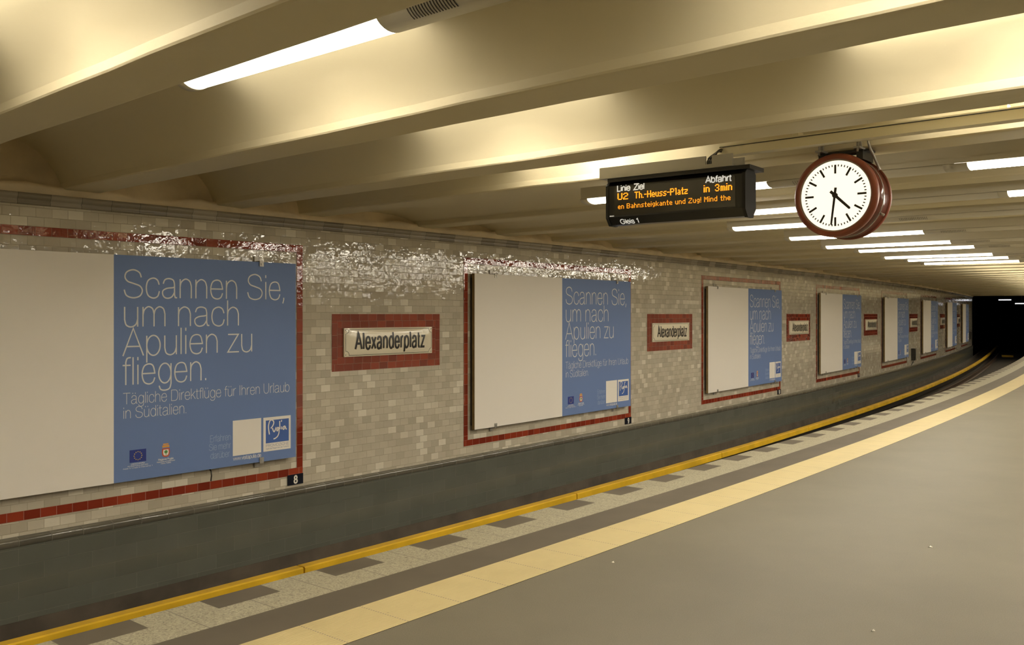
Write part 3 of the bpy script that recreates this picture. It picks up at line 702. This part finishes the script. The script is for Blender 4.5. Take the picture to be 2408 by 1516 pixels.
tag(band('conductor_rail', pr, SBEG, SEND+16, .5, DARKMETAL), 'dark conductor rail under the yellow covers', 'rail')
for o_, lab in ((1.02, 'rusty running rail nearer the tiled track wall'), (2.45, 'rusty running rail nearer the platform edge')):
    pr = [(o_-.06, -1.115), (o_-.012, -1.09), (o_-.012, -1.0), (o_-.033, -.985), (o_-.033, -.965), (o_+.033, -.965), (o_+.033, -.985), (o_+.012, -1.0), (o_+.012, -1.09), (o_+.06, -1.115)]
    tag(band('running_rail', pr, SBEG, SEND+30, .5, RAILM), lab, 'rail')

# ------------------------------------------------------------------ ceiling strip lights
def make_light(dp):
    r = empty('ceiling_light', (0, 0, 0)); LIT, FULL, Wd = 1.66, 3.12, .105; n = 14
    prof = [(Wd*cos(pi+pi*i/n), dp+dp*sin(pi+pi*i/n)) for i in range(n+1)]
    mb = MB(); mb.prism(prof, .012, LIT, smooth=True); mb.build('diffuser', LITM if dp > .05 else LITLOW, r)
    pr2 = [(y*1.03, z*1.03-.003) for y, z in prof]
    mb = MB(); mb.prism(pr2, -.06, .012, smooth=True); mb.build('end_cap', HOUS, r)
    mb = MB(); mb.prism(pr2, LIT, FULL-.06, smooth=True); hs = mb.build('housing', HOUS, r)
    mb = MB(); mb.box((-.05, -.11, dp), (FULL-.05, .11, dp+.035)); mb.box((-.06, -.05, dp+.035), (FULL-.06, .05, .20)) if dp > .05 else mb.box((-.06, -.10, dp+.035), (FULL-.06, .10, .19)); mb.build('mounting_rail', HOUS, r)
    mb = MB()
    for k in range(16):
        x = LIT+.20+k*.0175
        for sd in (-1,):
            q = [(sd*(Wd*1.03+.001)*cos(pi*t/14), dp-.003-(dp*1.03+.001)*sin(pi*t/14)) for t in (1.5, 2.2, 3, 4, 5)]
            for (a, b) in zip(q, q[1:]): mb.quad([(x, a[0], a[1]), (x+.007, a[0], a[1]), (x+.007, b[0], b[1]), (x, b[0], b[1])])
    mb.build('grille', DARKSLOT if dp > .05 else SLOT2, hs)
    return r
LP = {True: make_light(.085), False: make_light(.038)}; used = set()
LAMPZ = {}
centres = [((beams[i]+BW+beams[i+1])/2) for i in range(len(beams)-1)]
MEAS = {2.4: 2.35, 6.41: 6.1, 7.985: 7.8, 9.38: 9.3, 10.885: 11.04, 12.485: 12.45, 14.01: 14.0, 15.535: 15.5, 17.035: 17.1, 18.51: 18.45}
ROWS = [3.0, 6.12, 9.24, 12.36]
VIS1 = {6.1: 'strip light showing at both ends of the departure display', 7.8: 'strip light seen between the departure display and the clock', 9.3: 'strip light passing behind the left of the clock, second below the display',
        11.04: 'strip light passing behind the lower half of the clock', 12.45: 'first whole strip light below the clock', 14.0: 'second whole strip light below the clock', 15.5: 'third whole strip light below the clock',
        17.1: 'fourth whole strip light below the clock', 18.45: 'fifth and last whole strip light below the clock'}
for c in centres:
    sm = c
    for k, v in MEAS.items():
        if abs(k-c) < .25: sm = v
    if c < SBEG+.6 or c > SEND-1: continue
    for ri, ro in enumerate(ROWS):
        if not deep(c): z = EYE+.972-(.03 if abs(sm-12.45) < .01 or abs(sm-15.5) < .01 else 0)
        else: z = EYE+1.29
        dk = deep(c); o = dup(LP[dk], (0, 0, 0), 0) if dk in used else LP[dk]; used.add(dk)
        sk = 0.0
        o.location = P(sm, ro+(.15 if sm == 6.1 and ri == 0 else 0), z); o.rotation_euler = (0, 0, -theta(sm))
        lab, g = 'white fluorescent strip light hidden up in a ceiling vault', 'strip lights hidden in the ceiling vaults'
        if ri == 0 and sm in VIS1: lab, g = 'white fluorescent '+VIS1[sm], 'strip lights over the platform edge'
        if ri == 0 and abs(sm-2.35) < .01: lab, g = 'nearest white fluorescent strip light with grey housing, upper left', 'strip lights over the platform edge'
        if ri == 1 and sm in (6.1, 7.8, 9.3): lab, g = 'white fluorescent strip light at the right edge, '+{6.1: 'uppermost of three', 7.8: 'middle of three', 9.3: 'lowest of three'}[sm], 'strip lights over the platform'
        tag(o, lab, 'light', g)

# ------------------------------------------------------------------ cable trunking on the fourth beam
r = empty('cable_trunking', P(5.10, 4.90, EYE+1.062), -theta(5.1)-.03)
tag(r, 'long cream cable trunking running along the beam above display and clock', 'cable trunking')
mb = MB(); mb.prism([(-.045, 0), (.045, 0), (.045, .07), (-.045, .07)], 0, 5.4); mb.build('duct', TRUNK, r)
mb = MB(); mb.box((0, -.05, .056), (5.4, .05, .061)); mb.build('gap_shade_strip', DARKSLOT, r)  # dark strip stands in for the shaded gap above the duct
mb = MB()
for x in (.5, 1.7, 2.9, 4.1): mb.box((x, -.02, .07), (x+.04, .06, .10))
mb.build('bracket', TRUNK, r)

# ------------------------------------------------------------------ departure display
dl, dr = (.685, 6.50), (1.485, 5.88)
LD = math.hypot(dr[0]-dl[0], dr[1]-dl[1]); da = math.atan2(dr[1]-dl[1], dr[0]-dl[0])
r = empty('departure_display', (dl[0], dl[1], EYE+.632), da)
tag(r, 'black departure display with amber dot lettering hanging from the ceiling beam', 'display')
D = .16
prof = [(0, .052), (0, .272), (.03, .30), (D-.03, .30), (D, .272), (D, .052), (D-.04, 0), (.04, 0)]
mb = MB(); mb.prism(prof, 0, LD); cs = mb.build('case', CASE, r)
pc = [(D/2+(y-D/2)*1.06, .15+(z-.15)*1.04) for y, z in prof]
for x0, x1 in ((-.018, .004), (LD-.004, LD+.018)):
    mb = MB(); mb.prism(pc, x0, x1); 
    mb.build('end_cap', CAPM, r)
mb = MB(); mb.box((.05, -.003, .062), (LD-.05, .001, .262)); win = mb.build('window', GLASSB, r)
def xf(f): return LD*1.105*f/(1+.105*f)
mb = MB(); yw = -.0055

for t, a, b in (('Linie', .066, .167), ('Ziel', .19, .271), ('Abfahrt', .724, .919)):
    mb = MB(); text(mb, t, xf(a), .300-.068, .040, .0084, yw, width=xf(b)-xf(a)); mb.build('column_title', DISPW, win)
F5 = {'U':('10001','10001','10001','10001','10001','10001','01110'),'2':('01110','10001','00001','00110','01000','10000','11111'),'T':('11111','00100','00100','00100','00100','00100','00100'),
'h':('1000','1000','1110','1001','1001','1001','1001'),'.':('0','0','0','0','0','0','1'),'-':('000','000','000','111','000','000','000'),'H':('10001','10001','10001','11111','10001','10001','10001'),
'e':('0000','0000','0110','1001','1111','1000','0111'),'u':('0000','0000','1001','1001','1001','1001','0111'),'s':('0000','0000','0111','1000','0110','0001','1110'),'P':('11110','10001','10001','11110','10000','10000','10000'),
'l':('11','01','01','01','01','01','01'),'a':('0000','0000','0110','0001','0111','1001','0111'),'t':('010','010','111','010','010','010','011'),'z':('0000','0000','1111','0001','0110','1000','1111'),
'i':('1','0','1','1','1','1','1'),'n':('0000','0000','1110','1001','1001','1001','1001'),'3':('01110','10001','00001','00110','00001','10001','01110'),'m':('00000','00000','11010','10101','10101','10101','10101'),
'B':('11110','10001','10001','11110','10001','10001','11110'),'k':('1000','1000','1001','1010','1100','1010','1001'),'g':('0000','0000','0111','1001','1001','0111','0001','0110'),'d':('0001','0001','0111','1001','1001','1001','0111'),
'Z':('11111','00001','00010','00100','01000','10000','11111'),'!':('1','1','1','1','1','0','1'),'M':('10001','11011','10101','10101','10001','10001','10001'),' ':('00',)}
def led(mb, t, x0, x1, zb, h, bold):
    cols = sum(len(F5[c][0])+1 for c in t)-1; px = (x1-x0)/cols; pz = h/7; x = x0
    for c in t:
        g = F5[c]
        for ri, row in enumerate(g):
            for ci, b in enumerate(row):
                if b == '1':
                    cx_, cz_ = x+ci*px, zb+(6-ri)*pz; wx = px*(1.28 if bold else .86); wz = pz*(.94 if bold else .84)
                    mb.quad([(cx_, yw, cz_), (cx_+wx, yw, cz_), (cx_+wx, yw, cz_+wz), (cx_, yw, cz_+wz)])
        x += (len(g[0])+1)*px
for nm, items in (('amber_line_number', (('U2', .0709, .148),)), ('amber_destination', (('Th.-Heuss-Platz', .197, .591),)), ('amber_waiting_time', (('in', .711, .754), ('3', .795, .826), ('min', .836, .921)))):
    mb = MB()
    for t, a, b in items: led(mb, t, xf(a), xf(b), .300-.129, .047, True)
    mb.build(nm, AMBER, win)['label'] = 'glowing amber dot lettering'
mb = MB(); led(mb, 'en Bahnsteigkante und Zug! Mind the', xf(.0745), xf(.911), .300-.193, .035, False)
mb.build('amber_message', AMBER, win)['label'] = 'smaller glowing amber dot lettering'
mb = MB(); text(mb, 'SIEMENS', .012, .058, .006, .0014, -.001, width=.036)
mb.build('maker_mark', DISPW, cs)
# platform number on the slanting lower facet
mb = MB(); text(mb, 'Gleis 1', xf(.075), 0,   .036, .0064, 0, width=xf(.217)-xf(.075)); t3 = MB(); t3.f, t3.uv, t3.mi, t3.sm = mb.f, mb.uv, mb.mi, mb.sm
nx_ = math.hypot(.04, .052); t3.v = [(x, .04*(1-(z+.008)/nx_)-.0015, .052*((z+.008)/nx_)-.0008) for x, y, z in mb.v]
t3.build('platform_number', DISPW, cs)
# tray and hanger above
nx0, nx1 = LD*.755, LD*.80
mb = MB(); mb.box((-.055, -.03, .332), (nx0, -.015, .405)); mb.box((nx1, -.03, .332), (LD-.06, -.015, .405)); mb.box((nx0, -.03, .332), (nx1, -.015, .350)); mb.box((-.055, -.03, .326), (LD-.06, .17, .334)); mb.box((-.055, .16, .326), (LD-.06, .17, .405))
ty = mb.build('cable_tray', TRAY, r)
mb = MB(); mb.box((.0, -.01, .30), (LD+.05, .22, .326)); mb.build('top_plate', CASE, r)
for x in (.15, LD-.50):
    mb = MB(); mb.box((x, .0, .392), (x+.05, .52, .406)); mb.box((x, .0, .326), (x+.05, .014, .392)); mb.build('support_arm', CAPM, r)
mb = MB(); te = P(5.10, 4.91, EYE+1.062+.035)
dx_, dy_ = te[0]-dl[0], te[1]-dl[1]; ex, ey, ez = dx_*cos(da)+dy_*sin(da), -dx_*sin(da)+dy_*cos(da), te[2]-(EYE+.632)
for k in range(4):
    q = .011*k; x0 = nx0+.008+q
    mb.tube(spl([(x0, -.012+.006*k, .336), (x0+.004, -.012+.006*k, .385), (x0+(ex-x0)*.35, ey*.35, ez-.035+.004*k), (x0+(ex-x0)*.7, ey*.7, ez-.006+.004*k), (ex, ey, ez-.012+.008*k)], 6), .0065, 7)
mb.build('cable_bundle', CASE, r)

# ------------------------------------------------------------------ platform clock
cR = .263; cpos = (.3529*5.75, 5.75, EYE+.7465); ca = -radians(39.0)
r = empty('station_clock', (cpos[0], cpos[1], cpos[2]), ca)
tag(r, 'round brown station clock with lit white dial hanging below the beam', 'clock')
DP = .30
mb = MB(); mb.disc_y(0, cR*.975, .02, DP-.02, n=72); mb.build('drum', BROWNG, r)
for y0, y1 in ((-.004, .04), (DP-.04, DP)):
    mb = MB(); rin = cR*.868
    prof = [(rin, .02 if y0 < .1 else DP-.02), (rin, y0 if y0 < .1 else y1), (cR*.95, y0 if y0 < .1 else y1), (cR, (y0+.014) if y0 < .1 else (y1-.014)), (cR, (y1) if y0 < .1 else y0), (cR*.97, y1 if y0 < .1 else y0)]
    n = 72
    for i in range(n):
        a, b = 2*pi*i/n, 2*pi*(i+1)/n
        for (ra, ya), (rb, yb) in zip(prof, prof[1:]):
            mb.quad([(ra*sin(a), ya, ra*cos(a)), (rb*sin(a), yb, rb*cos(a)), (rb*sin(b), yb, rb*cos(b)), (ra*sin(b), ya, ra*cos(b))], smooth=True)
    mb.build('rim', BROWN, r)
rd = cR*.835
for yd, yr in ((.012, .010), (DP-.012, DP-.010)):
    mb = MB(); mb.disc_y(0, rd, min(yd, .02) if yd < .1 else DP-.02, max(yd, .02) if yd < .1 else DP-.012, n=72); dial = mb.build('dial', DIAL, r)
    mb = MB(); mb.disc_y(rd, cR*.88, .008 if yd < .1 else DP-.02, .02 if yd < .1 else DP-.008, n=72); mb.build('dial_ring', DIALRING, r)
    sg = 1 if yd < .1 else -1; ym = yd-sg*.002
    def mark(mb, ang, r0, r1, w_):
        d = (sg*sin(ang), cos(ang)); t = (d[1], -d[0])
        mb.quad([(d[0]*r0+t[0]*w_, ym, d[1]*r0+t[1]*w_), (d[0]*r1+t[0]*w_, ym, d[1]*r1+t[1]*w_), (d[0]*r1-t[0]*w_, ym, d[1]*r1-t[1]*w_), (d[0]*r0-t[0]*w_, ym, d[1]*r0-t[1]*w_)])
    for i in range(0, 60, 5):
        mb = MB(); mark(mb, i*pi/30, rd*.625, rd*.88, rd*.03); mb.build('hour_mark', HAND, dial)
    mb = MB()
    for i in range(60):
        if i % 5: mark(mb, i*pi/30, rd*.825, rd*.885, rd*.0155)
    mb.build('minute_marks', HAND, dial)
    def hand(name, ang, r0, r1, w0, w1, y):
        d = (sg*sin(ang), cos(ang)); t = (d[1], -d[0]); mb = MB()
        ol = [(-r0, w0), (r1*.95, w1), (r1, 0), (r1*.95, -w1), (-r0, -w0)]
        f = [(d[0]*a+t[0]*b, y, d[1]*a+t[1]*b) for a, b in ol]; k = [(p[0], p[1]+.002, p[2]) for p in f]
        mb.quad(f); mb.quad(k[::-1])
        for i in range(5): mb.quad([f[i], f[(i+1) % 5], k[(i+1) % 5], k[i]])
        return mb.build(name, HAND, dial)
    hand('hour_hand', radians(133.5), rd*.18, rd*.60, rd*.042, rd*.036, yd-sg*.008-.001)
    hand('minute_hand', radians(187), rd*.22, rd*.87, rd*.036, rd*.026, yd-sg*.012-.001)
    mb = MB(); mb.disc_y(0, rd*.075, yd-sg*.014 if sg > 0 else yd, yd if sg > 0 else yd+.014, n=24); mb.build('hub', HAND, dial)
mb = MB(); mb.disc_y(cR*.97, cR*.985, DP*.45, DP*.45+.006, n=72); mb.build('seam_band', STEEL, r)
mb = MB(); mb.tube([(cR*.90, DP*.45, -cR*.45), (cR*.99, DP*.45, -cR*.50)], .008, 8); mb.build('latch', STEEL, r)
# mounting bar, clamps, feed conduit
top = cR; bz = EYE+1.04-cpos[2]
mb = MB(); mb.box((-.125, .06, top*.86), (-.085, .26, bz-.012)); mb.box((.115, .06, top*.84), (.155, .26, bz-.012)); mb.box((-.14, .09, bz-.022), (.19, .19, bz-.010)); mb.build('mounting_bar', CASE, r)
for x in (-.105, .135):
    mb = MB(); mb.box((x-.02, .0, bz-.012), (x+.02, .12, bz+.0)); mb.box((x-.015, .045, bz-.0), (x+.015, .06, bz+.05)); mb.tube([(x, .02, bz-.03), (x, .02, bz+.055)], .007, 8); mb.tube([(x, .02, bz+.035), (x, .02, bz+.05)], .014, 6); mb.build('beam_clamp', STEEL, r)
mb = MB(); mb.tube(spl([(.20, .0, bz+.085), (.205, .02, bz+.0), (.215, .08, bz-.06), (.235, .13, top*.58)], 5), .008, 8); mb.build('feed_conduit', STEEL, r)

# ------------------------------------------------------------------ far tunnel: lamps and a board on the track
for (px, py, d, ln, lab) in ((2363, 704, 62, .75, 'small white tunnel lamp left of the other, in the dark tunnel'), (2403, 712.5, 58, .75, 'small white tunnel lamp cut by the right edge, in the dark tunnel')):
    r = empty('tunnel_lamp', ((px-1204)/2150*d, d, EYE+(738-py)/2150*d), -theta(SEND)); tag(r, lab, 'light')
    mb = MB(); mb.prism([(.05*cos(pi+pi*i/8), .05*sin(pi+pi*i/8)) for i in range(9)], -ln/2, ln/2, smooth=True); mb.build('tube_cover', BULB, r)
    mb = MB(); mb.box((-ln/2-.05, -.06, 0), (ln/2+.05, .06, .05)); mb.box((-.02, -.02, .05), (.02, .02, 2.95-r.location[2]-.02)); mb.build('fitting', DARKMETAL, r)
r = empty('track_board', P(63.0, 1.62, -1.12), -theta(SEND)); tag(r, 'small yellowish brown board across the track in the tunnel mouth', 'board')
mb = MB(); mb.box((-.32, -.02, .06), (.32, .02, .18)); mb.build('panel', YELLOW, r)
for x in (-.25, .25):
    mb = MB(); mb.box((x-.02, -.015, 0), (x+.02, .03, .07)); mb.build('leg', DARKMETAL, r)

# ------------------------------------------------------------------ litter
for (px, py, lab) in ((2187, 1286, 'white paper scrap lying on the grey floor at lower right'), (1441, 1322, 'tiny white paper scrap beside the cream tactile strip'), (2053, 1483, 'tiny white speck of paper near the bottom edge at right')):
    d = 2150*EYE/(py-738); x = (px-1204)/2150*d
    mb = MB(); rr = .011 if px == 2187 else .007
    for k in range(2):
        mb.quad([(x+(rr*cos(a)*(1.6-.5*k)), d+rr*sin(a+k)*1.1, .001+.004*k+.003*sin(a*2+k)) for a in [q*pi/4+random.uniform(-.2, .2) for q in range(8)]])
    tag(mb.build('paper_scrap', PAPER), lab, 'litter')
